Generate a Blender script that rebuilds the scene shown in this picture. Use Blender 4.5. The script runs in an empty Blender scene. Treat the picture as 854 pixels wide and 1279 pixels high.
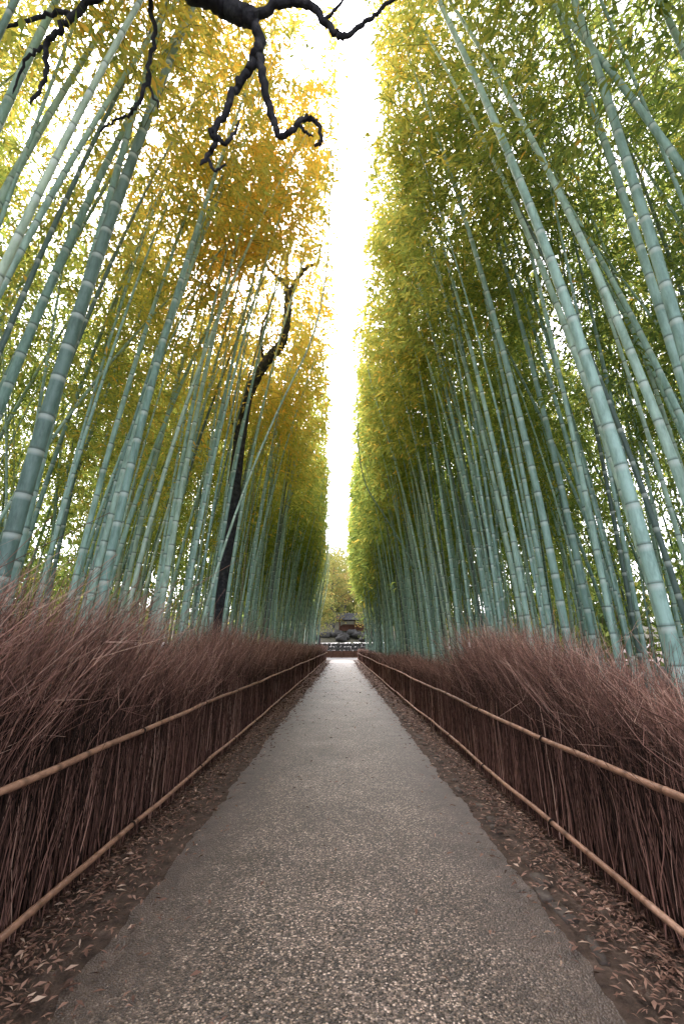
import bpy, math, numpy as np
from mathutils import Vector
rng = np.random.default_rng(7)
scene = bpy.context.scene
scene.view_settings.view_transform = 'Standard'
scene.view_settings.look = 'None'
scene.view_settings.exposure = 0
scene.view_settings.gamma = 1

# ------------------------------------------------------------------ helpers
def new_mat(name):
    m = bpy.data.materials.new(name); m.use_nodes = True
    nt = m.node_tree; nt.nodes.clear()
    return m, nt
def N(nt, t, **kw):
    n = nt.nodes.new(t)
    for k, v in kw.items():
        if k.startswith('i_'):
            n.inputs[k[2:].replace('_', ' ')].default_value = v
        else: setattr(n, k, v)
    return n
def ramp(nt, stops, interp='LINEAR'):
    n = nt.nodes.new('ShaderNodeValToRGB'); cr = n.color_ramp; cr.interpolation = interp
    while len(cr.elements) < len(stops): cr.elements.new(0.5)
    for e, (p, c) in zip(cr.elements, stops):
        e.position = p; e.color = (c[0], c[1], c[2], 1)
    return n
def attr(nt, name):
    n = nt.nodes.new('ShaderNodeAttribute'); n.attribute_name = name; return n
def mixc(nt, fac, a, b, blend='MIX'):
    n = nt.nodes.new('ShaderNodeMix'); n.data_type = 'RGBA'; n.blend_type = blend
    L = nt.links
    for sock, v in ((n.inputs[0], fac), (n.inputs[6], a), (n.inputs[7], b)):
        if hasattr(v, 'links') or isinstance(v, bpy.types.NodeSocket): L.new(v, sock)
        elif isinstance(v, tuple): sock.default_value = (v[0], v[1], v[2], 1)
        else: sock.default_value = v
    return n.outputs[2]

def make_mesh(name, V, F, mats, pattrs=None, fattrs=None, smooth=False, matidx=None, parent=None):
    V = np.ascontiguousarray(V, dtype=np.float32); F = np.ascontiguousarray(F, dtype=np.int32)
    k = F.shape[1]
    me = bpy.data.meshes.new(name)
    me.vertices.add(len(V)); me.vertices.foreach_set('co', V.ravel())
    me.loops.add(F.size); me.loops.foreach_set('vertex_index', F.ravel())
    me.polygons.add(len(F)); me.polygons.foreach_set('loop_start', np.arange(len(F), dtype=np.int32) * k)
    try: me.polygons.foreach_set('loop_total', np.full(len(F), k, dtype=np.int32))
    except Exception: pass
    me.update(calc_edges=True)
    if smooth: me.polygons.foreach_set('use_smooth', np.ones(len(F), dtype=bool))
    for d, dom in ((pattrs, 'POINT'), (fattrs, 'FACE')):
        if d:
            for an, av in d.items():
                a = me.attributes.new(an, 'FLOAT', dom)
                a.data.foreach_set('value', np.ascontiguousarray(av, dtype=np.float32))
    if not isinstance(mats, (list, tuple)): mats = [mats]
    for m in mats: me.materials.append(m)
    if matidx is not None: me.polygons.foreach_set('material_index', np.ascontiguousarray(matidx, dtype=np.int32))
    ob = bpy.data.objects.new(name, me); scene.collection.objects.link(ob)
    if parent: ob.parent = parent
    return ob
def empty(name):
    e = bpy.data.objects.new(name, None); scene.collection.objects.link(e); return e

def tubes(P, R, S, ref=(0.0, 1.0, 0.0)):
    n, K, _ = P.shape
    T = np.gradient(P, axis=1); T /= np.linalg.norm(T, axis=2, keepdims=True) + 1e-9
    ref = np.broadcast_to(np.array(ref, dtype=float), T.shape)
    A = np.cross(T, ref); A /= np.linalg.norm(A, axis=2, keepdims=True) + 1e-9
    B = np.cross(T, A)
    th = np.arange(S) / S * 2 * np.pi
    V = P[:, :, None, :] + R[:, :, None, None] * (np.cos(th)[None, None, :, None] * A[:, :, None, :] + np.sin(th)[None, None, :, None] * B[:, :, None, :])
    idx = np.arange(n * K * S).reshape(n, K, S)
    a = idx[:, :-1, :]; b = np.roll(a, -1, axis=2); d = idx[:, 1:, :]; c = np.roll(d, -1, axis=2)
    F = np.stack([a, b, c, d], axis=-1).reshape(-1, 4)
    return V.reshape(-1, 3), F

class Acc:
    def __init__(s): s.V = []; s.F = []; s.n = 0; s.A = {}
    def add(s, V, F, **at):
        s.V.append(V); s.F.append(F + s.n); s.n += len(V)
        for k, v in at.items(): s.A.setdefault(k, []).append(v)
    def out(s): return np.concatenate(s.V), np.concatenate(s.F), {k: np.concatenate(v) for k, v in s.A.items()}

def spline(pts, n):
    pts = np.array(pts, dtype=float); m = len(pts)
    ext = np.vstack([2 * pts[0] - pts[1], pts, 2 * pts[-1] - pts[-2]])
    out = []
    for t in np.linspace(0, m - 1 - 1e-6, n):
        i = int(t); f = t - i; p0, p1, p2, p3 = ext[i:i + 4]
        out.append(0.5 * ((2 * p1) + (-p0 + p2) * f + (2 * p0 - 5 * p1 + 4 * p2 - p3) * f * f + (-p0 + 3 * p1 - 3 * p2 + p3) * f ** 3))
    return np.array(out)

def noise1(x, seed=0):
    r = np.random.default_rng(seed); s = 0
    for f, a in ((0.35, 1), (0.9, .6), (2.1, .35), (4.7, .2)):
        s = s + a * np.sin(x * f + r.uniform(0, 6.28))
    return s / 2.15

def gapc(y): return 0.38 - 0.026 * np.clip(y - 5, 0, 60)      # centre line of the opening in the canopy

# ------------------------------------------------------------------ materials
def mat_culm():
    m, nt = new_mat('bamboo_culm'); L = nt.links
    tint = attr(nt, 'tint'); band = attr(nt, 'band'); hz = attr(nt, 'hz')
    r = ramp(nt, [(0.0, (0.11, 0.17, 0.155)), (0.25, (0.23, 0.385, 0.35)), (0.55, (0.41, 0.63, 0.575)), (0.8, (0.48, 0.64, 0.53)), (0.93, (0.42, 0.50, 0.32)), (1.0, (0.30, 0.25, 0.18))])
    L.new(tint.outputs['Fac'], r.inputs[0])
    geo = N(nt, 'ShaderNodeNewGeometry')
    mp = N(nt, 'ShaderNodeMapping'); mp.inputs['Scale'].default_value = (9, 9, 2.2); L.new(geo.outputs['Position'], mp.inputs['Vector'])
    nz = N(nt, 'ShaderNodeTexNoise', i_Scale=1.6, i_Detail=6.0, i_Roughness=0.65); L.new(mp.outputs[0], nz.inputs['Vector'])
    nr = ramp(nt, [(0.33, (0.52, 0.57, 0.53)), (0.55, (1, 1, 1)), (0.75, (1.25, 1.23, 1.2))]); L.new(nz.outputs['Fac'], nr.inputs[0])
    c = mixc(nt, 1.0, r.outputs[0], nr.outputs[0], 'MULTIPLY')
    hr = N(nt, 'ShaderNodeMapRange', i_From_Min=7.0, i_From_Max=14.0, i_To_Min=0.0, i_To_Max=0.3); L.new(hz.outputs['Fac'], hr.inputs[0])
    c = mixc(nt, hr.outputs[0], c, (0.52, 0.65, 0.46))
    b1 = N(nt, 'ShaderNodeMath', operation='MULTIPLY', use_clamp=True); b1.inputs[1].default_value = 0.6; L.new(band.outputs['Fac'], b1.inputs[0])
    c = mixc(nt, b1.outputs[0], c, (0.70, 0.78, 0.74))
    b2 = N(nt, 'ShaderNodeMath', operation='MULTIPLY', use_clamp=True); b2.inputs[1].default_value = -0.85; L.new(band.outputs['Fac'], b2.inputs[0])
    c = mixc(nt, b2.outputs[0], c, (0.07, 0.095, 0.08))
    p = N(nt, 'ShaderNodeBsdfPrincipled', i_Roughness=0.42); L.new(c, p.inputs['Base Color'])
    p.inputs['Specular IOR Level'].default_value = 0.45
    o = N(nt, 'ShaderNodeOutputMaterial'); L.new(p.outputs[0], o.inputs[0]); return m
def mat_leaf(name, stops, tr=0.5, rough=0.5):
    m, nt = new_mat(name); L = nt.links
    a = attr(nt, 'rnd'); r = ramp(nt, stops); L.new(a.outputs['Fac'], r.inputs[0])
    p = N(nt, 'ShaderNodeBsdfDiffuse'); L.new(r.outputs[0], p.inputs['Color'])
    t = N(nt, 'ShaderNodeBsdfTranslucent'); tc = mixc(nt, 1.0, r.outputs[0], (1.4, 1.4, 1.05), 'MULTIPLY'); L.new(tc, t.inputs[0])
    mx = N(nt, 'ShaderNodeMixShader'); mx.inputs[0].default_value = tr
    L.new(p.outputs[0], mx.inputs[1]); L.new(t.outputs[0], mx.inputs[2])
    o = N(nt, 'ShaderNodeOutputMaterial'); L.new(mx.outputs[0], o.inputs[0]); return m
def mat_attr(name, stops, rough=0.8, noise=0.0, nscale=30.0, bump=0.0):
    m, nt = new_mat(name); L = nt.links
    a = attr(nt, 'rnd'); r = ramp(nt, stops); L.new(a.outputs['Fac'], r.inputs[0]); c = r.outputs[0]
    p = N(nt, 'ShaderNodeBsdfPrincipled', i_Roughness=rough); p.inputs['Specular IOR Level'].default_value = 0.2
    if noise > 0:
        geo = N(nt, 'ShaderNodeNewGeometry')
        nz = N(nt, 'ShaderNodeTexNoise', i_Scale=nscale, i_Detail=5.0, i_Roughness=0.6); L.new(geo.outputs['Position'], nz.inputs['Vector'])
        nr = ramp(nt, [(0.3, (1 - noise,) * 3), (0.7, (1 + noise,) * 3)]); L.new(nz.outputs['Fac'], nr.inputs[0])
        c = mixc(nt, 1.0, c, nr.outputs[0], 'MULTIPLY')
        if bump:
            bp = N(nt, 'ShaderNodeBump', i_Strength=bump, i_Distance=0.02); L.new(nz.outputs['Fac'], bp.inputs['Height']); L.new(bp.outputs[0], p.inputs['Normal'])
    L.new(c, p.inputs['Base Color'])
    o = N(nt, 'ShaderNodeOutputMaterial'); L.new(p.outputs[0], o.inputs[0]); return m
def mat_path():
    m, nt = new_mat('exposed_aggregate_asphalt'); L = nt.links
    geo = N(nt, 'ShaderNodeNewGeometry'); P = geo.outputs['Position']
    v = N(nt, 'ShaderNodeTexVoronoi', i_Scale=92.0); L.new(P, v.inputs['Vector'])
    sep = N(nt, 'ShaderNodeSeparateColor'); L.new(v.outputs['Color'], sep.inputs[0])
    st = ramp(nt, [(0.0, (0.030, 0.023, 0.019)), (0.35, (0.10, 0.077, 0.064)), (0.7, (0.235, 0.185, 0.155)), (0.9, (0.47, 0.365, 0.295)), (1.0, (0.85, 0.73, 0.63))]); L.new(sep.outputs[0], st.inputs[0])
    dr = ramp(nt, [(0.0, (1, 1, 1)), (0.45, (0.85, 0.85, 0.85)), (0.8, (0.22, 0.20, 0.18))]); L.new(v.outputs['Distance'], dr.inputs[0])
    c = mixc(nt, 0.85, st.outputs[0], dr.outputs[0], 'MULTIPLY')
    n1 = N(nt, 'ShaderNodeTexNoise', i_Scale=1.1, i_Detail=8.0, i_Roughness=0.68); L.new(P, n1.inputs['Vector'])
    lr = ramp(nt, [(0.3, (0.52, 0.46, 0.41)), (0.52, (0.95, 0.90, 0.87)), (0.75, (1.45, 1.38, 1.35))]); L.new(n1.outputs['Fac'], lr.inputs[0])
    c = mixc(nt, 1.0, c, lr.outputs[0], 'MULTIPLY')
    sx = N(nt, 'ShaderNodeSeparateXYZ'); L.new(P, sx.inputs[0])
    ab = N(nt, 'ShaderNodeMath', operation='ABSOLUTE'); L.new(sx.outputs[0], ab.inputs[0])
    # worn, cleaner middle of the path
    wn = N(nt, 'ShaderNodeMapRange', i_From_Min=0.2, i_From_Max=1.1, i_To_Min=1.0, i_To_Max=0.0); L.new(ab.outputs[0], wn.inputs[0])
    c2 = mixc(nt, 1.0, c, (1.22, 1.21, 1.22), 'MULTIPLY'); c = mixc(nt, wn.outputs[0], c, c2)
    n2 = N(nt, 'ShaderNodeTexNoise', i_Scale=4.0, i_Detail=8.0, i_Roughness=0.75); L.new(P, n2.inputs['Vector'])
    ad = N(nt, 'ShaderNodeMath', operation='MULTIPLY_ADD'); L.new(n2.outputs['Fac'], ad.inputs[0]); ad.inputs[1].default_value = 1.0; L.new(ab.outputs[0], ad.inputs[2])
    mr = N(nt, 'ShaderNodeMapRange', i_From_Min=1.2, i_From_Max=1.72, i_To_Min=0.0, i_To_Max=0.92); L.new(ad.outputs[0], mr.inputs[0])
    n3 = N(nt, 'ShaderNodeTexNoise', i_Scale=7.0, i_Detail=8.0, i_Roughness=0.7); L.new(P, n3.inputs['Vector'])
    dirt = ramp(nt, [(0.3, (0.03, 0.021, 0.017)), (0.55, (0.10, 0.070, 0.056)), (0.75, (0.19, 0.14, 0.115))]); L.new(n3.outputs['Fac'], dirt.inputs[0])
    c = mixc(nt, mr.outputs[0], c, dirt.outputs[0])
    p = N(nt, 'ShaderNodeBsdfPrincipled', i_Roughness=0.42); L.new(c, p.inputs['Base Color'])
    bp = N(nt, 'ShaderNodeBump', i_Strength=1.0, i_Distance=0.006, invert=True); L.new(v.outputs['Distance'], bp.inputs['Height']); L.new(bp.outputs[0], p.inputs['Normal'])
    o = N(nt, 'ShaderNodeOutputMaterial'); L.new(p.outputs[0], o.inputs[0]); return m
def mat_noise(name, stops, scale=3.0, rough=0.9, bump=0.5, dist=0.03, detail=8.0):
    m, nt = new_mat(name); L = nt.links
    geo = N(nt, 'ShaderNodeNewGeometry')
    nz = N(nt, 'ShaderNodeTexNoise', i_Scale=scale, i_Detail=detail, i_Roughness=0.7); L.new(geo.outputs['Position'], nz.inputs['Vector'])
    r = ramp(nt, stops); L.new(nz.outputs['Fac'], r.inputs[0])
    p = N(nt, 'ShaderNodeBsdfPrincipled', i_Roughness=rough); L.new(r.outputs[0], p.inputs['Base Color']); p.inputs['Specular IOR Level'].default_value = 0.2
    bp = N(nt, 'ShaderNodeBump', i_Strength=bump, i_Distance=dist); L.new(nz.outputs['Fac'], bp.inputs['Height']); L.new(bp.outputs[0], p.inputs['Normal'])
    o = N(nt, 'ShaderNodeOutputMaterial'); L.new(p.outputs[0], o.inputs[0]); return m

M_culm = mat_culm()
M_leaf = mat_leaf('bamboo_leaf', [(0.0, (0.05, 0.10, 0.045)), (0.25, (0.13, 0.205, 0.07)), (0.5, (0.30, 0.355, 0.10)), (0.75, (0.56, 0.49, 0.13)), (1.0, (0.84, 0.52, 0.12))])
M_twig = mat_attr('brushwood', [(0.0, (0.026, 0.015, 0.012)), (0.3, (0.088, 0.046, 0.037)), (0.6, (0.23, 0.118, 0.095)), (0.85, (0.47, 0.25, 0.20)), (1.0, (0.70, 0.46, 0.37))], rough=0.75)
M_rail = mat_attr('bamboo_rail_skin', [(0.0, (0.08, 0.04, 0.03)), (0.4, (0.26, 0.14, 0.09)), (0.7, (0.42, 0.235, 0.16)), (1.0, (0.56, 0.35, 0.26))], rough=0.45, noise=0.35, nscale=14, bump=0.2)
M_bark = mat_noise('dark_bark', [(0.3, (0.020, 0.021, 0.027)), (0.55, (0.055, 0.057, 0.07)), (0.75, (0.16, 0.156, 0.17))], scale=9, bump=0.9, dist=0.05)
M_branch = mat_attr('bamboo_branch', [(0.0, (0.10, 0.14, 0.05)), (1.0, (0.28, 0.30, 0.12))])
M_litter = mat_attr('dry_leaves', [(0.0, (0.06, 0.034, 0.026)), (0.4, (0.18, 0.095, 0.070)), (0.75, (0.34, 0.20, 0.15)), (1.0, (0.57, 0.41, 0.32))], rough=0.7)
M_soil = mat_noise('forest_floor', [(0.3, (0.03, 0.021, 0.017)), (0.55, (0.10, 0.068, 0.054)), (0.75, (0.19, 0.14, 0.115))], scale=7, bump=0.8, dist=0.04)
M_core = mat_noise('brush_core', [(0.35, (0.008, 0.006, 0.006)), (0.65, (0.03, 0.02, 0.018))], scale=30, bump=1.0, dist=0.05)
M_edge = mat_noise('edging_stone', [(0.3, (0.05, 0.038, 0.032)), (0.6, (0.13, 0.105, 0.092)), (0.8, (0.24, 0.21, 0.19))], scale=6, bump=0.6, dist=0.02)
M_road = mat_noise('pale_road', [(0.3, (0.13, 0.122, 0.118)), (0.7, (0.21, 0.198, 0.19))], scale=2, bump=0.1, dist=0.01)
M_stone = mat_noise('wall_stone', [(0.3, (0.025, 0.024, 0.023)), (0.6, (0.07, 0.067, 0.064)), (0.8, (0.14, 0.133, 0.126))], scale=3, bump=0.8, dist=0.05)
M_tile = mat_noise('grey_roof_tile', [(0.3, (0.03, 0.032, 0.035)), (0.7, (0.075, 0.076, 0.082))], scale=5, bump=0.4, dist=0.02)
M_wood = mat_noise('brown_wood', [(0.3, (0.07, 0.034, 0.024)), (0.7, (0.16, 0.082, 0.056))], scale=6, bump=0.4, dist=0.01)
M_hill = mat_noise('mossy_bank', [(0.3, (0.02, 0.018, 0.012)), (0.55, (0.055, 0.052, 0.030)), (0.75, (0.10, 0.08, 0.055))], scale=2, bump=0.8, dist=0.1)
M_aut = mat_leaf('broadleaf', [(0.0, (0.06, 0.09, 0.035)), (0.4, (0.17, 0.20, 0.075)), (0.75, (0.36, 0.30, 0.12)), (1.0, (0.48, 0.24, 0.11))])

# ------------------------------------------------------------------ ground and path
def grid(name, xs, ys, zf, mat, smooth=True):
    X, Y = np.meshgrid(xs, ys, indexing='ij'); Z = zf(X, Y)
    V = np.stack([X, Y, Z], -1).reshape(-1, 3); i = np.arange(len(xs) * len(ys)).reshape(len(xs), len(ys))
    F = np.stack([i[:-1, :-1], i[1:, :-1], i[1:, 1:], i[:-1, 1:]], -1).reshape(-1, 4)
    return make_mesh(name, V, F, mat, smooth=smooth)
xs = np.concatenate([np.linspace(-400, -20, 8), np.linspace(-16, 16, 129), np.linspace(20, 400, 8)])
ys = np.concatenate([np.linspace(-300, -10, 6), np.linspace(-8, 60, 273), np.linspace(64, 700, 12)])
def gz(X, Y):
    a = np.abs(X)
    bumpz = 0.03 * np.sin(X * 3.1 + Y * 0.7) * np.sin(Y * 1.9 + X) + 0.02 * np.sin(X * 7 + 1) * np.sin(Y * 5.3)
    k = np.clip((a - 1.9) / 1.5, 0, 1)
    return k * (0.12 + bumpz * 2) + np.clip((a - 1.30) / .3, 0, 1) * 0.008 * (1 + np.sin(X * 23 + Y * 9) * np.sin(Y * 17)) - 0.004
grid('ground', xs, ys, gz, M_soil)
ysp = np.linspace(-6, 56, 1300); cols = np.linspace(-1, 1, 15)
wl = 1.30 + 0.03 * noise1(ysp * 2.2, 3) + .03 * noise1(ysp * 9, 4) + .025 * noise1(ysp * 28, 14); wr = 1.27 + 0.03 * noise1(ysp * 2.0, 5) + .03 * noise1(ysp * 9, 6) + .025 * noise1(ysp * 28, 16)
V = []
for c in cols:
    w = wl if c < 0 else wr
    V.append(np.stack([c * w, ysp, 0.005 + 0.020 * (1 - c * c) + 0 * ysp], -1))
V = np.stack(V, 0); i = np.arange(V.shape[0] * V.shape[1]).reshape(V.shape[0], V.shape[1])
F = np.stack([i[:-1, :-1], i[1:, :-1], i[1:, 1:], i[:-1, 1:]], -1).reshape(-1, 4)
make_mesh('path', V.reshape(-1, 3), F, mat_path(), smooth=True)
def boxes(C, H, rot):
    n = len(C)
    lev = [(-1, 1.0), (0.6, 1.0), (1.0, 0.82)]
    ring = []
    for zz, sc in lev:
        for sx, sy in ((-1, -1), (1, -1), (1, 1), (-1, 1)):
            x = sx * sc * H[:, 0]; y = sy * (1 - (1 - sc) * H[:, 0] / H[:, 1]) * H[:, 1]
            ring.append(np.stack([C[:, 0] + x * np.cos(rot) - y * np.sin(rot), C[:, 1] + x * np.sin(rot) + y * np.cos(rot), C[:, 2] + zz * H[:, 2]], -1))
    V = np.stack(ring, 1)
    V = V + rng.normal(0, 1, V.shape) * 0.06 * H[:, None, :].min(axis=2, keepdims=True)
    f = []
    for l in range(2):
        for k in range(4): f.append([l * 4 + k, l * 4 + (k + 1) % 4, l * 4 + 4 + (k + 1) % 4, l * 4 + 4 + k])
    f.append([8, 9, 10, 11])
    F = (np.array(f)[None] + np.arange(n)[:, None, None] * 12).reshape(-1, 4)
    return V.reshape(-1, 3), F
y = -4.0; Cs = []; Hs = []
while y < 55:
    l = rng.uniform(0.08, 0.26)
    if rng.random() < .6: Cs.append([1.40 + rng.normal(0, .03), y + l / 2, -0.010 + rng.uniform(0, .014)]); Hs.append([rng.uniform(.025, .05), l / 2 - .012, 0.022])
    y += l
V, F = boxes(np.array(Cs), np.array(Hs), rng.normal(0, .1, len(Cs))); make_mesh('stone_edging', V, F, M_edge)

# ------------------------------------------------------------------ leaf helper
def leaves(P, D, Ln, W, droop=0.0):
    n = len(P); D = D / (np.linalg.norm(D, axis=1, keepdims=True) + 1e-9)
    up = rng.normal(0, 1, (n, 3)); S = np.cross(D, up); S /= np.linalg.norm(S, axis=1, keepdims=True) + 1e-9
    mid = P + D * (Ln * 0.42)[:, None]
    V = np.stack([P, mid + S * W[:, None] * .5, P + D * Ln[:, None] - np.array([0, 0, 1.]) * (Ln * droop)[:, None], mid - S * W[:, None] * .5], 1).reshape(-1, 3)
    F = np.arange(n * 4).reshape(n, 4); return V, F

# ------------------------------------------------------------------ bamboo
def culm_axis(b, Z):
    t = Z / 10.0
    x = b['x'][:, None] + b['lx'][:, None] * t ** 1.7
    y = b['y'][:, None] + b['ly'][:, None] * t ** 1.7
    s = np.sign(b['x'])[:, None]
    g = gapc(b['y'])[:, None]
    d = s * (x - g)
    lim = 0.55
    dd = np.where(d < lim + 0.6, lim + 0.6 * np.exp(np.minimum((d - lim - 0.6) / 0.6, 0)), d)
    return np.stack([g + s * dd, y, Z], -1)
def node_heights(b, K):
    n = len(b['x']); i = np.arange(K)
    sp = 0.55 + 0.45 * np.clip(i / 10.0, 0, 1); sp = sp[None] * (1 + rng.normal(0, .05, (n, K)))
    z = np.cumsum(sp, 1); z = z / z[:, -1:] * b['h'][:, None]
    return z - z[:, :1] * 0.8
def culm_mesh(b, K, S, ringspec):
    Zn = node_heights(b, K); n = len(Zn)
    Z = (Zn[:, :, None] + np.array([r[0] for r in ringspec])[None, None, :])
    rs = np.array([r[1] for r in ringspec]); bd = np.array([r[2] for r in ringspec])
    k = K * len(ringspec); Zf = Z.reshape(n, k)
    P = culm_axis(b, np.maximum(Zf, 0))
    P[:, :, 2] = Zf
    R = b['r'][:, None] * (1 - 0.9 * (np.clip(Zf, 0, None) / b['h'][:, None]) ** 1.5) * np.tile(rs, K)[None]
    R = np.maximum(R, 0.006)
    V, F = tubes(P, R, S)
    rep = lambda A: np.repeat(A.reshape(-1), S)
    return V, F, dict(band=rep(np.broadcast_to(np.tile(bd, K)[None], (n, k))), tint=rep(np.broadcast_to(b['t'][:, None], (n, k))), hz=rep(Zf)), Zn
HI = [(-.075, 1, 0), (-.03, 1, 1), (-.010, 1.0, 1), (0.0, 1.08, -1), (.010, 1.0, -.6), (.028, 0.985, 0)]
MID = [(-.06, 1, 0.2), (-.015, 1.0, 1), (0.0, 1.06, -1), (.02, 1.0, 0)]
LO = [(-.05, 1, 0.5), (.01, 1.03, -.5)]
def mkb(rows):
    a = np.array(rows, dtype=float); return dict(x=a[:, 0], y=a[:, 1], lx=a[:, 2], ly=a[:, 3], h=a[:, 4], r=a[:, 5], t=a[:, 6])
def sub(b, m): return {k: v[m] for k, v in b.items()}

heroes = mkb([
    (-3.15, 4.1, 0.95, 0.1, 16.5, .078, .10), (-3.45, 4.7, 0.75, -0.3, 16, .060, .4), (-3.0, 5.6, 0.8, 0.5, 15.5, .060, .3),
    (-3.1, 7.8, 0.7, 0.3, 16.5, .054, .72), (-3.6, 6.4, 1.2, 0.4, 15, .050, .62), (-3.35, 9.6, 1.1, -.4, 16, .052, .45),
    (-4.2, 4.6, 1.3, 0.2, 16, .062, .35), (-3.9, 3.3, 0.5, .3, 16, .062, .5), (-4.6, 3.9, 1.3, .3, 16, .058, .72), (-2.9, 11.2, 1.0, .3, 16, .048, .55), (-2.95, 14, .9, .3, 16, .048, .5),
    (-3.3, 6.9, 1.5, .6, 16, .040, .8), (-3.0, 8.6, 1.2, -.1, 15.5, .040, .5),
    (2.95, 4.15, -1.4, 0.1, 16.5, .064, .5), (3.05, 6.3, -1.0, 0.1, 16, .056, .34), (3.0, 7.4, -.9, .3, 16, .048, .56),
    (3.25, 3.6, -0.35, 0.1, 16.5, .060, .36), (3.5, 5.0, -1.25, 0.5, 16, .052, .7), (3.9, 4.4, -.9, -.3, 16, .058, .48),
    (2.95, 9.2, -.9, .3, 15.5, .048, .35), (3.3, 8.4, -1.3, -.3, 16, .046, .65), (2.9, 11.5, -.7, .2, 16, .048, .5), (3.7, 6.9, -.8, .1, 16, .050, .25), (4.3, 3.4, -.5, .2, 16, .054, .6)])
rows = []
placed = [(heroes['x'][i], heroes['y'][i]) for i in range(len(heroes['x']))]
for side in (-1, 1):
    for (x0, x1, y0, y1, dens, md) in ((2.7, 4.6, -5, 57, 2.0, .27), (4.6, 9.5, -3, 57, 1.0, .38), (9.5, 17, 0, 36, 0.45, .6)):
        n = int((x1 - x0) * (y1 - y0) * dens)
        pts = []
        for _ in range(n * 3):
            if len(pts) >= n: break
            x = side * rng.uniform(x0, x1); y = rng.uniform(y0, y1)
            if abs(x) < 4.2 and 1.0 < y < 6.0 and rng.random() < 0.72: continue
            if x < 0 and abs(x + 3.2) < .4 and abs(y - 11.9) < .5: continue
            if min(((x - p[0]) ** 2 + (y - p[1]) ** 2) for p in placed[-140:] + placed[:24]) < md * md: continue
            pts.append((x, y)); placed.append((x, y))
        for x, y in pts:
            d = abs(x) - 2.7
            inw = rng.uniform(0.35, 1.5) if d < 2 else rng.normal(0.7, 0.9)
            if side < 0 and d < 2: inw += .25
            if rng.random() < .08: inw = rng.normal(0.3, 1.5)
            t = float(np.clip(rng.normal(.44, .23), 0, .88))
            if rng.random() < .02 and abs(x) > 3.6: t = rng.uniform(.93, 1)
            rows.append((x, y, -side * inw, rng.normal(0, .75), rng.uniform(12.5, 17.5), rng.uniform(.022, .052), t))
B = mkb(rows)
near = (B['y'] < 13) & (B['y'] > 0) & (np.abs(B['x']) < 7)
far = (B['y'] > 27) | (B['y'] < 0) | (np.abs(B['x']) > 10)
mid = ~near & ~far
branch_src = []
for i in range(len(heroes['x'])):
    hb = sub(heroes, slice(i, i + 1))
    V, F, at, Zn = culm_mesh(hb, 42, 14, HI)
    make_mesh('bamboo_stalk', V, F, M_culm, pattrs=at, smooth=True); branch_src.append((hb, Zn))
grove = {-1: empty('bamboo_grove'), 1: empty('bamboo_grove')}
for side in (-1, 1):
    for nm, mask, K, S, spec in (('near_culms', near, 42, 10, HI), ('middle_culms', mid, 42, 7, MID), ('far_culms', far, 34, 5, LO)):
        bb = sub(B, mask & (np.sign(B['x']) == side))
        V, F, at, Zn = culm_mesh(bb, K, S, spec)
        make_mesh(nm, V, F, M_culm, pattrs=at, smooth=True, parent=grove[side]); branch_src.append((bb, Zn))

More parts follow.
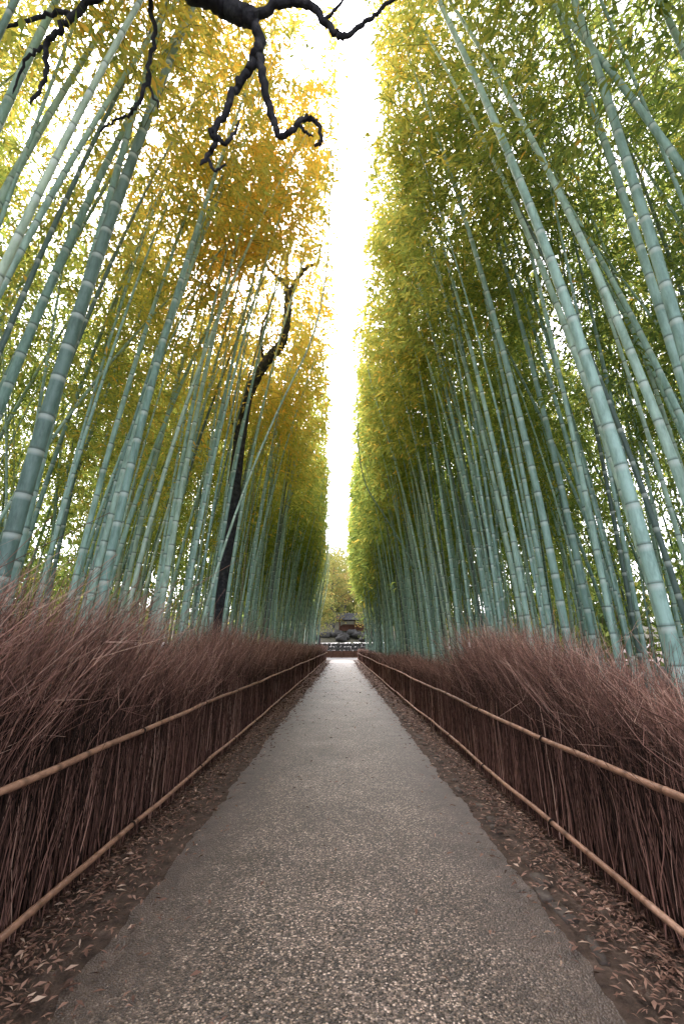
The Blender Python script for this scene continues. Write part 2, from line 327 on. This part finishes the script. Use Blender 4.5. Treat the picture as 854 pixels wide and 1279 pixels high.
LA = {-1: Acc(), 1: Acc()}; BA = {-1: Acc(), 1: Acc()}
def clump(P):
    x, y, z = P[:, 0], P[:, 1], P[:, 2]
    return (np.sin(x * .9 + 1.3 * np.sin(y * .5)) + np.sin(y * .8 + 1.7 * np.sin(z * .45 + 1)) + np.sin(z * .9 + x * .5) + .6 * np.sin(x * 2.3 + y * 1.9 + z * 1.4)) / 3.6
for bb, Zn in branch_src:
    n, K = Zn.shape
    dep = np.abs(bb['x'])
    zs = np.where(dep < 4.8, rng.uniform(7.0, 10.2, n), np.where(dep < 9, rng.uniform(4.8, 8.0, n), rng.uniform(1.5, 6.0, n)))
    zs = zs - np.clip((bb['y'] - 14) / 30, 0, 1) * 1.2
    for rep_ in range(2):
        ii, kk = np.nonzero((Zn > zs[:, None]) & (rng.random(Zn.shape) < np.where(dep < 4.8, .84, .93)[:, None]))
        z = Zn[ii, kk]; s1 = sub(bb, ii)
        O = culm_axis(s1, z[:, None])[:, 0]
        m = len(z); az = rng.uniform(0, 2 * np.pi, m)
        rel = (z - zs[ii]) / (bb['h'][ii] - zs[ii])
        ln = rng.uniform(0.7, 1.7, m) * (1.05 - 0.5 * np.clip(rel, 0, 1))
        D = np.stack([np.cos(az), np.sin(az), rng.uniform(.1, .7, m)], -1)
        D[:, 0] -= np.sign(s1['x']) * .25
        T = np.linspace(0, 1, 5)
        P = O[:, None, :] + D[:, None, :] * (ln[:, None] * T[None])[:, :, None]
        P[:, :, 2] -= (0.55 * ln[:, None] * T[None] ** 2)
        dist = np.sqrt(O[:, 0] ** 2 + O[:, 1] ** 2 + (O[:, 2] - 1.6) ** 2)
        visn = (O[:, 1] > -1) & (O[:, 1] < 12) & (dep[ii] < 8)
        for side in (-1, 1):
            ms = visn & (np.sign(s1['x']) == side)
            if ms.any():
                R = np.broadcast_to(np.linspace(.006, .0025, 5)[None], (ms.sum(), 5))
                V, F = tubes(P[ms], R, 3, ref=(.13, .31, .94)); BA[side].add(V, F, rnd=np.repeat(rng.random(ms.sum()), 15))
        nt_ = np.where(dist < 17, 8, np.where(dist < 26, 4, 2)); nt_ = np.where(O[:, 1] < 0, 1, nt_)
        bi = np.repeat(np.arange(m), nt_)
        t = rng.uniform(.15, 1.05, len(bi))
        base = O[bi] + D[bi] * (ln[bi] * t)[:, None]; base[:, 2] -= .55 * ln[bi] * t * t
        base += rng.normal(0, .12, base.shape)
        li = np.repeat(np.arange(len(bi)), 6)
        big = np.clip(dist[bi][li] / 12, 1.0, 3.2) * np.where(O[:, 1] < 0, 1.6, 1.0)[bi][li]
        Pp = base[li] + rng.normal(0, .055, (len(li), 3)) * big[:, None]
        Dd = D[bi][li] * np.array([.6, .6, .2]) + rng.normal(0, .6, (len(li), 3)); Dd[:, 2] -= .45
        L_ = rng.uniform(.11, .20, len(li)) * big; W_ = L_ * rng.uniform(.18, .28, len(li))
        g = gapc(Pp[:, 1]); sd = np.sign(s1['x'])[bi][li]
        edge = 0.30 + 0.028 * np.clip(Pp[:, 1] - 5, 0, 60) + 0.42 * clump(Pp * 1.5) + np.clip(9.5 - Pp[:, 2], 0, 6) * 0.26
        keep = (sd * (Pp[:, 0] - g) > edge)
        # the canopy stays thin around the crooked tree
        keep &= ~((Pp[:, 1] > 5.5) & (Pp[:, 1] < 12.4) & (Pp[:, 0] > -2.9) & (Pp[:, 0] < .2) & (Pp[:, 2] < 2.9 + .86 * Pp[:, 1] + .5 * np.sin(Pp[:, 1] * 2 + Pp[:, 0] * 3)) & (rng.random(len(keep)) < .92))
        cl = clump(Pp)
        keep &= rng.random(len(keep)) < np.clip(1.12 + cl * 1.0, .22, 1)
        Pp, Dd, L_, W_, sd, cl = Pp[keep], Dd[keep], L_[keep], W_[keep], sd[keep], cl[keep]
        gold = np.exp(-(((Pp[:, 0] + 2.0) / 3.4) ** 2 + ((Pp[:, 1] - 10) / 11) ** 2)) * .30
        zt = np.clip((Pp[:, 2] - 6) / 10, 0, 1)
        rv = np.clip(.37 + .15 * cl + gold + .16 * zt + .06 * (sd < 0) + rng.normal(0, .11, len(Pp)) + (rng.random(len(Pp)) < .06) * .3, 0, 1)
        for side in (-1, 1):
            ms = sd == side
            if ms.any():
                V, F = leaves(Pp[ms], Dd[ms], L_[ms], W_[ms], .15); LA[side].add(V, F, rnd=rv[ms])
for side in (-1, 1):
    V, F, at = LA[side].out(); print('LEAVES', len(F)); make_mesh('bamboo_foliage', V, F, M_leaf, fattrs=at, parent=grove[side])
    V, F, at = BA[side].out(); make_mesh('bamboo_branches', V, F, M_branch, pattrs=at, parent=grove[side])

# ------------------------------------------------------------------ brushwood fences
def topH(y, side):
    if side > 0: h = np.interp(y, [0, 2.2, 3.4, 4.7, 7.2, 7.9, 12, 20, 55], [1.30, 1.22, 1.46, 1.74, 1.74, 1.28, 1.17, 1.12, 1.22])
    else: h = np.interp(y, [0, 3, 4.4, 5.4, 6.6, 8.5, 11, 16, 55], [1.84, 1.90, 1.92, 1.46, 1.72, 1.94, 1.72, 1.62, 1.58])
    return h + 0.07 * noise1(y * 2.6, 11 + side) + .05 * noise1(y * 8, 21 + side)
def fx(y, side): return side * (1.80 + 0.02 * noise1(y * .5, 2 + side))
RZ = {-1: (.87, .145), 1: (.825, .165)}
for side in (-1, 1):
    fe = empty('brushwood_fence')
    A = Acc()
    def twigs(y0, y1, n, kind, sprigs=2):
        y = rng.uniform(y0, y1, n); K = 6; T = np.linspace(0, 1, K)
        if kind == 'brush': y = y + .05 * np.sin(y * 14 + 3 * np.sin(y * 3))
        H = topH(y, side)
        sc = np.clip(y / 9, 1, 3.2)
        if kind == 'panel':
            dpt = rng.uniform(0.0, .12, n); z0 = rng.uniform(-.02, .25, n) * (rng.random(n) < .4); z1 = rng.uniform(.65, 1.15, n)
            px = np.abs(fx(y, 1)) + dpt; dy = rng.normal(0.03, .13, n); dx = rng.normal(0.0, .02, n); w = rng.uniform(.002, .0052, n) * sc
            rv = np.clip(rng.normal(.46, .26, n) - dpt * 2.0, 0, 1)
            P = np.stack([px[:, None] + dx[:, None] * T + rng.normal(0, .006, (n, K)), y[:, None] + dy[:, None] * T + rng.normal(0, .010, (n, K)), z0[:, None] + (z1 - z0)[:, None] * T], -1)
            tipc = np.zeros(K)
        else:
            bu = np.sin(y * 5.1 + side) * .5 + np.sin(y * 11.3 + 2) * .5
            dpt = rng.uniform(0.02, .55, n); z0 = rng.uniform(.45, 1.0, n)
            px = np.abs(fx(y, 1)) + dpt
            ln = (H - z0) * rng.uniform(.62, 1.12, n) * (1 + .10 * bu)
            stray = rng.random(n) < .10; ln = ln * np.where(stray, 1.25, 1)
            fwd = .42 + .34 * bu + rng.normal(0, .30, n) + stray * rng.normal(0, .5, n); out = rng.normal(.12, .28, n)
            if side > 0: fwd = fwd + .35 * ((y < 7.3) & (y > 1))
            px0 = px - rng.normal(0, .02, n)
            P = np.stack([px0[:, None] + (out * ln)[:, None] * T ** 1.3, y[:, None] + (fwd * ln)[:, None] * T ** 1.4, z0[:, None] + ln[:, None] * T], -1)
            P += rng.normal(0, .018, P.shape) * T[None, :, None]
            w = rng.uniform(.0014, .0038, n) * sc; rv = np.clip(rng.normal(.47, .24, n) + .15 * bu, 0, 1)
            if side > 0: rv = np.clip(rv - .08 * (y > 7.6), 0, 1)
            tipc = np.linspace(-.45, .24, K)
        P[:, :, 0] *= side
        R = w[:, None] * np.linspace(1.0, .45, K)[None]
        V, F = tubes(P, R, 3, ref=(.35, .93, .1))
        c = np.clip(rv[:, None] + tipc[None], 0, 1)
        A.add(V, F, rnd=np.repeat(c.reshape(-1), 3))
        if kind == 'brush':
            for q in range(sprigs):
                k = rng.integers(2, 5, n); p0 = P[np.arange(n), k]; d = P[np.arange(n), k + 1] - P[np.arange(n), k]
                d = d / np.linalg.norm(d, axis=1, keepdims=True) + rng.normal(0, .5, d.shape)
                l = rng.uniform(.10, .30, n); TT = np.linspace(0, 1, 3)
                Q = p0[:, None] + d[:, None] * (l[:, None] * TT)[:, :, None]
                V, F = tubes(Q, w[:, None] * np.array([.6, .45, .3])[None], 3, ref=(.35, .93, .1))
                A.add(V, F, rnd=np.repeat(np.clip(rv + .12, 0, 1), 9))
    twigs(-1, 1.5, 200, 'panel'); twigs(1.5, 10, 2200, 'panel'); twigs(10, 24, 1400, 'panel'); twigs(24, 55, 1000, 'panel')
    twigs(-1, 1.5, 300, 'brush', 1); twigs(1.5, 8, 4900, 'brush'); twigs(8, 20, 4000, 'brush'); twigs(20, 55, 3400, 'brush', 0)
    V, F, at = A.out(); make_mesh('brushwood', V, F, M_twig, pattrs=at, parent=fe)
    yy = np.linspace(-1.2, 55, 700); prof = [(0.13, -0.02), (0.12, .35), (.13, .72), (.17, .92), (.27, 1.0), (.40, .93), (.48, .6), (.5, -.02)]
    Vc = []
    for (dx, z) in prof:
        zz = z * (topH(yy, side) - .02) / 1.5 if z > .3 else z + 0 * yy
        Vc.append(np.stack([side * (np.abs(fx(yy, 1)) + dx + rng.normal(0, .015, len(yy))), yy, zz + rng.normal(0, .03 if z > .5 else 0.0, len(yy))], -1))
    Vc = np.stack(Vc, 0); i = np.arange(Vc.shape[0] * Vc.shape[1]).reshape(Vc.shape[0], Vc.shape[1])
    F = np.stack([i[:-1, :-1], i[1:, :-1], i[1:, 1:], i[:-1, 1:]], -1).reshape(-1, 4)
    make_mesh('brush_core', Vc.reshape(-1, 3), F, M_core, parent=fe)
    R_ = Acc()
    for zz, off in ((RZ[side][0], .045), (RZ[side][1], .04)):
        y = -1.5
        while y < 55:
            ln = rng.uniform(3.6, 4.6); K = int(ln / .035)
            ty = np.linspace(y - .12, y + ln + .12, K)
            px = side * (np.abs(fx(ty, 1)) - off - .006 * ((int(y * 10)) % 2))
            pz = zz + .026 * noise1(ty * 1.1, int(zz * 10) + side + 3) + .003 * ((int(y * 7)) % 3)
            P = np.stack([px, ty, pz], -1)[None]
            ph = (ty % .33) / .33
            nd = np.exp(-((ph - .5) / .05) ** 2)
            rr = .0215 * (1 + .14 * nd) * (1 - .12 * (ty - y) / ln)
            V, F = tubes(P, rr[None], 10, ref=(0, 0, 1.))
            base = np.clip(.64 + rng.normal(0, .10) + .1 * noise1(ty * 3, 8) - .45 * np.exp(-((ph - .58) / .04) ** 2), 0, 1)
            R_.add(V, F, rnd=np.repeat(base, 10))
            y += ln
    V, F, at = R_.out(); make_mesh('bamboo_rails', V, F, M_rail, pattrs=at, smooth=True, parent=fe)
    Tt = Acc()
    for zz in RZ[side]:
        for y in np.arange(0.6, 54, 1.9):
            for q in range(3):
                th = np.linspace(0, 2 * np.pi, 14)
                zc = zz + .026 * noise1(y * 1.1, int(zz * 10) + side + 3)
                P = np.stack([side * (abs(fx(y, 1)) - .045) + .027 * np.cos(th), y + q * .009 + 0 * th + .006 * np.sin(th * 2), zc + .027 * np.sin(th)], -1)[None]
                V, F = tubes(P, np.full((1, 14), .0035), 5, ref=(0, 1., 0.05)); Tt.add(V, F, rnd=np.full(len(V), .03))
    V, F, at = Tt.out(); make_mesh('cord_ties', V, F, M_twig, pattrs=at, parent=fe)

# ------------------------------------------------------------------ leaf litter
n = 42000
y = rng.uniform(0, 1, n) ** 1.6 * 45 + 0.5; sd = rng.choice([-1, 1], n)
x = sd * (1.84 - np.abs(rng.normal(0, .27, n))); fr = rng.random(n) < .015; x = np.where(fr, rng.uniform(-1.3, 1.3, n), x)
P = np.stack([x, y, .018 + rng.uniform(0, .020, n) + .012 * (np.abs(x) < 1.2)], -1)
az = rng.uniform(0, 6.28, n); D = np.stack([np.cos(az), np.sin(az), rng.normal(0, .14, n)], -1)
sc = np.clip(y / 8, 1, 3); Ln = rng.uniform(.02, .07, n) * sc; W = Ln * rng.uniform(.14, .38, n)
S = np.cross(D, np.stack([rng.normal(0, .3, n), rng.normal(0, .3, n), np.ones(n)], -1)); S /= np.linalg.norm(S, axis=1, keepdims=True)
mid_ = P + D * (Ln * .45)[:, None] + np.array([0, 0, .006])
V = np.stack([P, mid_ + S * W[:, None] * .5, P + D * Ln[:, None], mid_ - S * W[:, None] * .5], 1).reshape(-1, 3)
make_mesh('fallen_leaves', V, np.arange(n * 4).reshape(n, 4), M_litter, fattrs=dict(rnd=np.clip(rng.normal(.45, .24, n), 0, 1)))
n = 8000
y = rng.uniform(0, 40, n); x = rng.choice([-1, 1], n) * rng.uniform(2.3, 12, n)
P = np.stack([x, y, .15 + rng.uniform(0, .08, n)], -1); az = rng.uniform(0, 6.28, n); D = np.stack([np.cos(az), np.sin(az), rng.normal(0, .2, n)], -1)
Ln = rng.uniform(.1, .25, n); V, F = leaves(P, D, Ln, Ln * .25); make_mesh('forest_leaf_litter', V, F, M_litter, fattrs=dict(rnd=np.clip(rng.normal(.4, .2, n), 0, 1)))

# ------------------------------------------------------------------ dark trees
def limb(A, pts, r0, r1, n=40, S=12, wob=.01):
    P = spline(pts, n); k = np.arange(n)
    P[1:-1] += rng.normal(0, wob, (n - 2, 3))
    R = np.linspace(r0, r1, n) * (1 + .10 * noise1(k * .7, int(r0 * 1000) + n)); R[-1] *= .3
    V, F = tubes(P[None], R[None], S, ref=(.2, .97, .12)); A.add(V, F)
A = Acc()
limb(A, [(-3.35, 11.9, -.1), (-3.25, 11.9, 1.0), (-3.2, 11.9, 2.1), (-3.1, 11.95, 3.6), (-3.02, 12, 5.1), (-2.95, 12, 7.0), (-2.78, 12, 8.7), (-2.35, 12, 9.8), (-1.85, 12, 10.6), (-1.72, 12, 11.5), (-1.72, 12, 12.4)], .21, .12, 90)
limb(A, [(-1.72, 12, 12.35), (-1.9, 12, 12.9), (-2.15, 12, 13.1), (-2.5, 12, 13.7), (-2.6, 12.1, 14.6)], .10, .025, 30, wob=.015)
limb(A, [(-1.72, 12, 12.3), (-1.45, 12, 13.0), (-1.1, 12, 13.5), (-.8, 12.1, 13.7), (-.7, 12.1, 14.5)], .10, .025, 30, wob=.015)
limb(A, [(-1.78, 12, 12.6), (-1.82, 12, 13.6), (-1.7, 12, 14.6), (-1.8, 12, 15.6)], .07, .02, 30, wob=.015)
limb(A, [(-2.95, 12, 7.2), (-3.2, 11.8, 8.0), (-3.3, 11.8, 8.9)], .035, .01, 18, wob=.01)
limb(A, [(-2.35, 12, 9.8), (-2.5, 11.9, 10.8), (-2.3, 11.9, 11.8), (-2.45, 11.9, 12.6)], .05, .012, 20, wob=.01)
limb(A, [(-2.15, 12, 13.1), (-2.2, 12, 13.8), (-2.0, 12, 14.4)], .04, .01, 16); limb(A, [(-1.3, 12, 13.3), (-1.35, 12, 14.0), (-1.1, 12, 14.7)], .04, .01, 16)
V, F, _ = A.out(); make_mesh('bare_crooked_tree', V, F, M_bark, smooth=True)
A = Acc()
limb(A, [(-2.75, -.6, -.1), (-2.75, -.4, 1.5), (-2.65, .2, 3.5), (-2.3, 1.3, 5.8), (-1.8, 2.35, 7.2), (-1.26, 2.85, 7.66), (-.99, 2.88, 7.50), (-.82, 2.89, 7.42)], .17, .075, 70)
limb(A, [(-.86, 2.89, 7.45), (-.80, 2.94, 7.20), (-.86, 3.0, 7.0), (-.99, 3.05, 6.84), (-1.08, 3.1, 6.63), (-1.24, 3.17, 6.36), (-1.22, 3.2, 6.24), (-1.36, 3.25, 6.02)], .050, .020, 50)
limb(A, [(-1.24, 3.17, 6.36), (-1.14, 3.2, 6.24), (-1.05, 3.2, 6.36), (-1.00, 3.2, 6.56)], .026, .010, 20, wob=.006)
limb(A, [(-1.30, 3.24, 6.12), (-1.22, 3.28, 6.0), (-1.13, 3.3, 6.12)], .018, .008, 16, wob=.005)
limb(A, [(-.81, 2.94, 7.25), (-.78, 3.0, 6.92), (-.72, 3.09, 6.66), (-.66, 3.15, 6.45), (-.60, 3.18, 6.32), (-.48, 3.16, 6.36), (-.38, 3.14, 6.46), (-.29, 3.14, 6.48), (-.22, 3.17, 6.40), (-.20, 3.19, 6.26), (-.27, 3.2, 6.22)], .040, .014, 60)
limb(A, [(-.42, 3.14, 6.42), (-.34, 3.16, 6.32), (-.27, 3.16, 6.28)], .018, .007, 14, wob=.004)
limb(A, [(-.86, 2.89, 7.46), (-.6, 2.83, 7.56), (-.32, 2.84, 7.56), (-.1, 2.92, 7.34), (.02, 2.93, 7.26), (.18, 2.9, 7.38), (.34, 2.86, 7.47), (.55, 2.8, 7.66)], .045, .014, 50)
limb(A, [(-.2, 2.9, 7.42), (-.02, 2.84, 7.56), (.1, 2.8, 7.8)], .018, .007, 14, wob=.004)
limb(A, [(-1.5, 2.65, 7.5), (-1.9, 2.75, 7.75), (-2.47, 2.85, 7.60), (-2.7, 2.9, 7.34), (-2.86, 2.96, 7.18), (-2.88, 3.05, 6.9), (-3.0, 3.1, 6.6)], .045, .014, 40)
limb(A, [(-2.6, 2.88, 7.48), (-2.8, 2.9, 7.56), (-3.1, 2.9, 7.42), (-3.5, 3.0, 7.45)], .028, .010, 24)
limb(A, [(-2.86, 2.96, 7.2), (-3.05, 3.0, 7.05), (-3.2, 3.1, 6.75)], .018, .008, 16)
limb(A, [(-1.85, 3.0, 6.85), (-1.98, 3.12, 6.58), (-2.16, 3.16, 6.52), (-2.36, 3.2, 6.38)], .02, .008, 24)
limb(A, [(-1.8, 2.5, 7.35), (-1.75, 2.8, 7.2), (-1.85, 3.0, 6.85), (-1.78, 3.15, 6.6)], .026, .010, 24)
V, F, _ = A.out(); make_mesh('bare_overhanging_tree', V, F, M_bark, smooth=True)

# ------------------------------------------------------------------ clearing at the end of the path
make_mesh('cross_road', [(-30, 56, .02), (30, 56, .02), (30, 66, .02), (-30, 66, .02)], [[0, 1, 2, 3]], M_road)
we = empty('stone_retaining_wall'); C = []; H = []
for lvl in range(4):
    x = -16 + (lvl % 2) * .3
    while x < 16:
        w = rng.uniform(.5, 1.0); C.append([x + w / 2, 72 + lvl * .12 + rng.normal(0, .03), .25 + lvl * .5]); H.append([w / 2 - .012, .3, .245]); x += w
V, F = boxes(np.array(C), np.array(H), np.zeros(len(C))); make_mesh('stones', V, F, M_stone, parent=we)
fe = empty('low_wooden_fence'); C = []; H = []
for x in np.arange(-15, 15, 1.5): C.append([x, 67.5, .4]); H.append([.07, .07, .45])
for z in (.22, .5, .78):
    for x in np.arange(-15, 13.6, 1.5): C.append([x + .75, 67.5, z]); H.append([.68, .03, .135])
V, F = boxes(np.array(C), np.array(H), np.zeros(len(C))); make_mesh('posts_and_boards', V, F, M_wood, parent=fe)
def hz2(X, Y): return 2.1 + np.clip(Y - 72.6, 0, 30) * .22 + .3 * np.sin(X * .4) * np.sin(Y * .3)
grid('hill', np.linspace(-60, 60, 50), np.linspace(72.5, 120, 30), hz2, M_hill)
def boulder(A, c, r):
    u = np.linspace(0, 2 * np.pi, 13)[:-1]; v = np.linspace(.05, np.pi - .05, 9)
    U, Vv = np.meshgrid(u, v, indexing='ij')
    rr = 1 + .22 * np.sin(U * 2 + rng.uniform(0, 6)) * np.sin(Vv * 3 + rng.uniform(0, 6)) + rng.normal(0, .06, U.shape)
    X = np.stack([c[0] + r[0] * rr * np.cos(U) * np.sin(Vv), c[1] + r[1] * rr * np.sin(U) * np.sin(Vv), c[2] + r[2] * rr * np.cos(Vv)], -1)
    i = np.arange(12 * 9).reshape(12, 9); a = i[:, :-1]; b = np.roll(i, -1, 0)[:, :-1]; c_ = np.roll(i, -1, 0)[:, 1:]; d = i[:, 1:]
    A.add(X.reshape(-1, 3), np.stack([a, b, c_, d], -1).reshape(-1, 4))
for k in range(14):
    A = Acc(); x = rng.uniform(-5, 6); y = 73 + rng.uniform(0, 5); s = rng.uniform(.5, 1.2)
    boulder(A, (x, y, 2.2 + (y - 72.6) * .22 + .2), (s, s * .8, s * .6)); V, F, _ = A.out(); make_mesh('boulder', V, F, M_stone)
he = empty('tiled_roof_shelter'); hx, hy, hz0 = 2.2, 80.5, 3.7
C = [[hx + a, hy + b, hz0 + 1.0] for a in (-2.6, 0, 2.6) for b in (-1.4, 1.4)]; H = [[.1, .1, 1.1]] * 6
C += [[hx, hy + 1.4, hz0 + .8]]; H += [[2.5, .05, .7]]
V, F = boxes(np.array(C), np.array(H), np.zeros(len(C))); make_mesh('posts_and_wall', V, F, M_wood, parent=he)
rx = np.linspace(-3.3, 3.3, 67); ry = np.linspace(-2.2, 2.2, 24); RX, RY = np.meshgrid(rx, ry, indexing='ij')
RZm = hz0 + 2.1 + 1.3 * (1 - np.abs(RY) / 2.2) ** 1.25 + .05 * np.abs(np.sin(RX * 8)) + .1 * (np.abs(RX) / 3.3) ** 3
i = np.arange(RX.size).reshape(RX.shape)
make_mesh('roof', np.stack([hx + RX, hy + RY, RZm], -1).reshape(-1, 3), np.stack([i[:-1, :-1], i[1:, :-1], i[1:, 1:], i[:-1, 1:]], -1).reshape(-1, 4), M_tile, parent=he)
def cloud(c, rad, ncl, per, size, mean):
    cc = rng.normal(0, 1, (ncl, 3)); cc /= np.linalg.norm(cc, axis=1, keepdims=True); cc *= rng.uniform(.1, 1, (ncl, 1)) ** .5
    cc = np.array(c) + cc * np.array(rad)
    P = np.repeat(cc, per, 0) + rng.normal(0, 1, (ncl * per, 3)) * np.array([.5, .5, .28]) * size * 3.2
    D = rng.normal(0, 1, P.shape); Ln = rng.uniform(.7, 1.3, len(P)) * size
    V, F = leaves(P, D, Ln, Ln * .55)
    return V, F, np.clip(np.repeat(rng.normal(mean, .12, ncl), per) + rng.normal(0, .08, len(P)), 0, 1)
for (x, y, h, r, mean, nc) in ((-3.6, 69.5, 13, 2.6, .5, 110), (4.4, 70.5, 12, 2.6, .45, 110), (-7.5, 69, 16, 3.6, .3, 90), (8.5, 71, 16, 3.8, .4, 90), (-1.6, 78.5, 18, 4.0, .6, 230), (-4.5, 84, 21, 5, .35, 230), (4.5, 85, 20, 5, .7, 230), (.4, 92, 21, 5, .4, 230)):
    te = empty('broadleaf_tree'); A = Acc(); gzt = 0 if y < 72 else 2.1 + (y - 72.6) * .22
    limb(A, [(x, y, gzt - .2), (x + .3, y, gzt + h * .18), (x - .25, y, h * .5), (x + .35, y, h * .85)], .2, .05, 30, 8, .02)
    for q in range(9):
        a = rng.uniform(0, 6.28); z0 = h * rng.uniform(.35, .7)
        limb(A, [(x, y, z0), (x + math.cos(a) * r * .4, y + math.sin(a) * r * .4, z0 + 1.4), (x + math.cos(a) * r * .85, y + math.sin(a) * r * .85, z0 + 2.2)], .07, .02, 12, 6, .02)
    V, F, _ = A.out(); make_mesh('trunk_and_limbs', V, F, M_bark, smooth=True, parent=te)
    V, F, rv = cloud((x, y, gzt * .5 + h * .58), (r, r, h * .38), nc, 32, .28, mean); make_mesh('crown', V, F, M_aut, fattrs=dict(rnd=rv), parent=te)
A = Acc()
for q in range(30):
    x = rng.uniform(-25, 25); y = rng.uniform(95, 112); h = rng.uniform(12, 19)
    V, F, rv = cloud((x, y, 4 + h * .5), (4.5, 3.5, h * .6), 80, 22, .6, rng.uniform(.1, .6)); A.add(V, F, rnd=rv)
for q in range(40):
    s_ = -1 if q % 2 else 1
    x = s_ * rng.uniform(19, 27); y = -4 + (q // 2) * 2.6 + rng.uniform(-1, 1); h = rng.uniform(8, 12)
    V, F, rv = cloud((x, y, h * .40), (2.6, 2.6, h * .5), 70, 12, .6, rng.uniform(.0, .35)); A.add(V, F, rnd=rv)
V, F, at = A.out(); make_mesh('distant_trees', V, F, M_aut, fattrs=at)

# ------------------------------------------------------------------ light
w = bpy.data.worlds.new('World'); scene.world = w; w.use_nodes = True; nt = w.node_tree; nt.nodes.clear()
SE, SA = math.radians(48), math.radians(-14)
sky = N(nt, 'ShaderNodeTexSky', sky_type='NISHITA', sun_disc=False, sun_elevation=SE, sun_rotation=SA, air_density=1.0, dust_density=4.0)
hs = N(nt, 'ShaderNodeHueSaturation'); hs.inputs['Saturation'].default_value = .2
bg = N(nt, 'ShaderNodeBackground'); bg.inputs['Strength'].default_value = 0.98
o = N(nt, 'ShaderNodeOutputWorld'); nt.links.new(sky.outputs[0], hs.inputs['Color'])
tc = mixc(nt, 1.0, hs.outputs[0], (.955, .94, 1.0), 'MULTIPLY'); nt.links.new(tc, bg.inputs[0]); nt.links.new(bg.outputs[0], o.inputs[0])
sd_ = bpy.data.lights.new('sun', 'SUN'); sd_.energy = 3.2; sd_.angle = math.radians(16); sd_.color = (1, .96, .90)
so = bpy.data.objects.new('sun', sd_); scene.collection.objects.link(so)
d = Vector((math.sin(SA) * math.cos(SE), math.cos(SA) * math.cos(SE), math.sin(SE)))
so.rotation_euler = d.to_track_quat('Z', 'Y').to_euler(); so.location = (0, 0, 40)

cd = bpy.data.cameras.new('camera'); cam = bpy.data.objects.new('camera', cd); scene.collection.objects.link(cam)
cd.lens = 16; cd.sensor_width = 36; cd.sensor_fit = 'AUTO'; cd.clip_start = .05; cd.clip_end = 2000
cam.location = (0, 0, 1.6); cam.rotation_euler = (math.radians(90 + 16.4), 0, 0)
scene.camera = cam
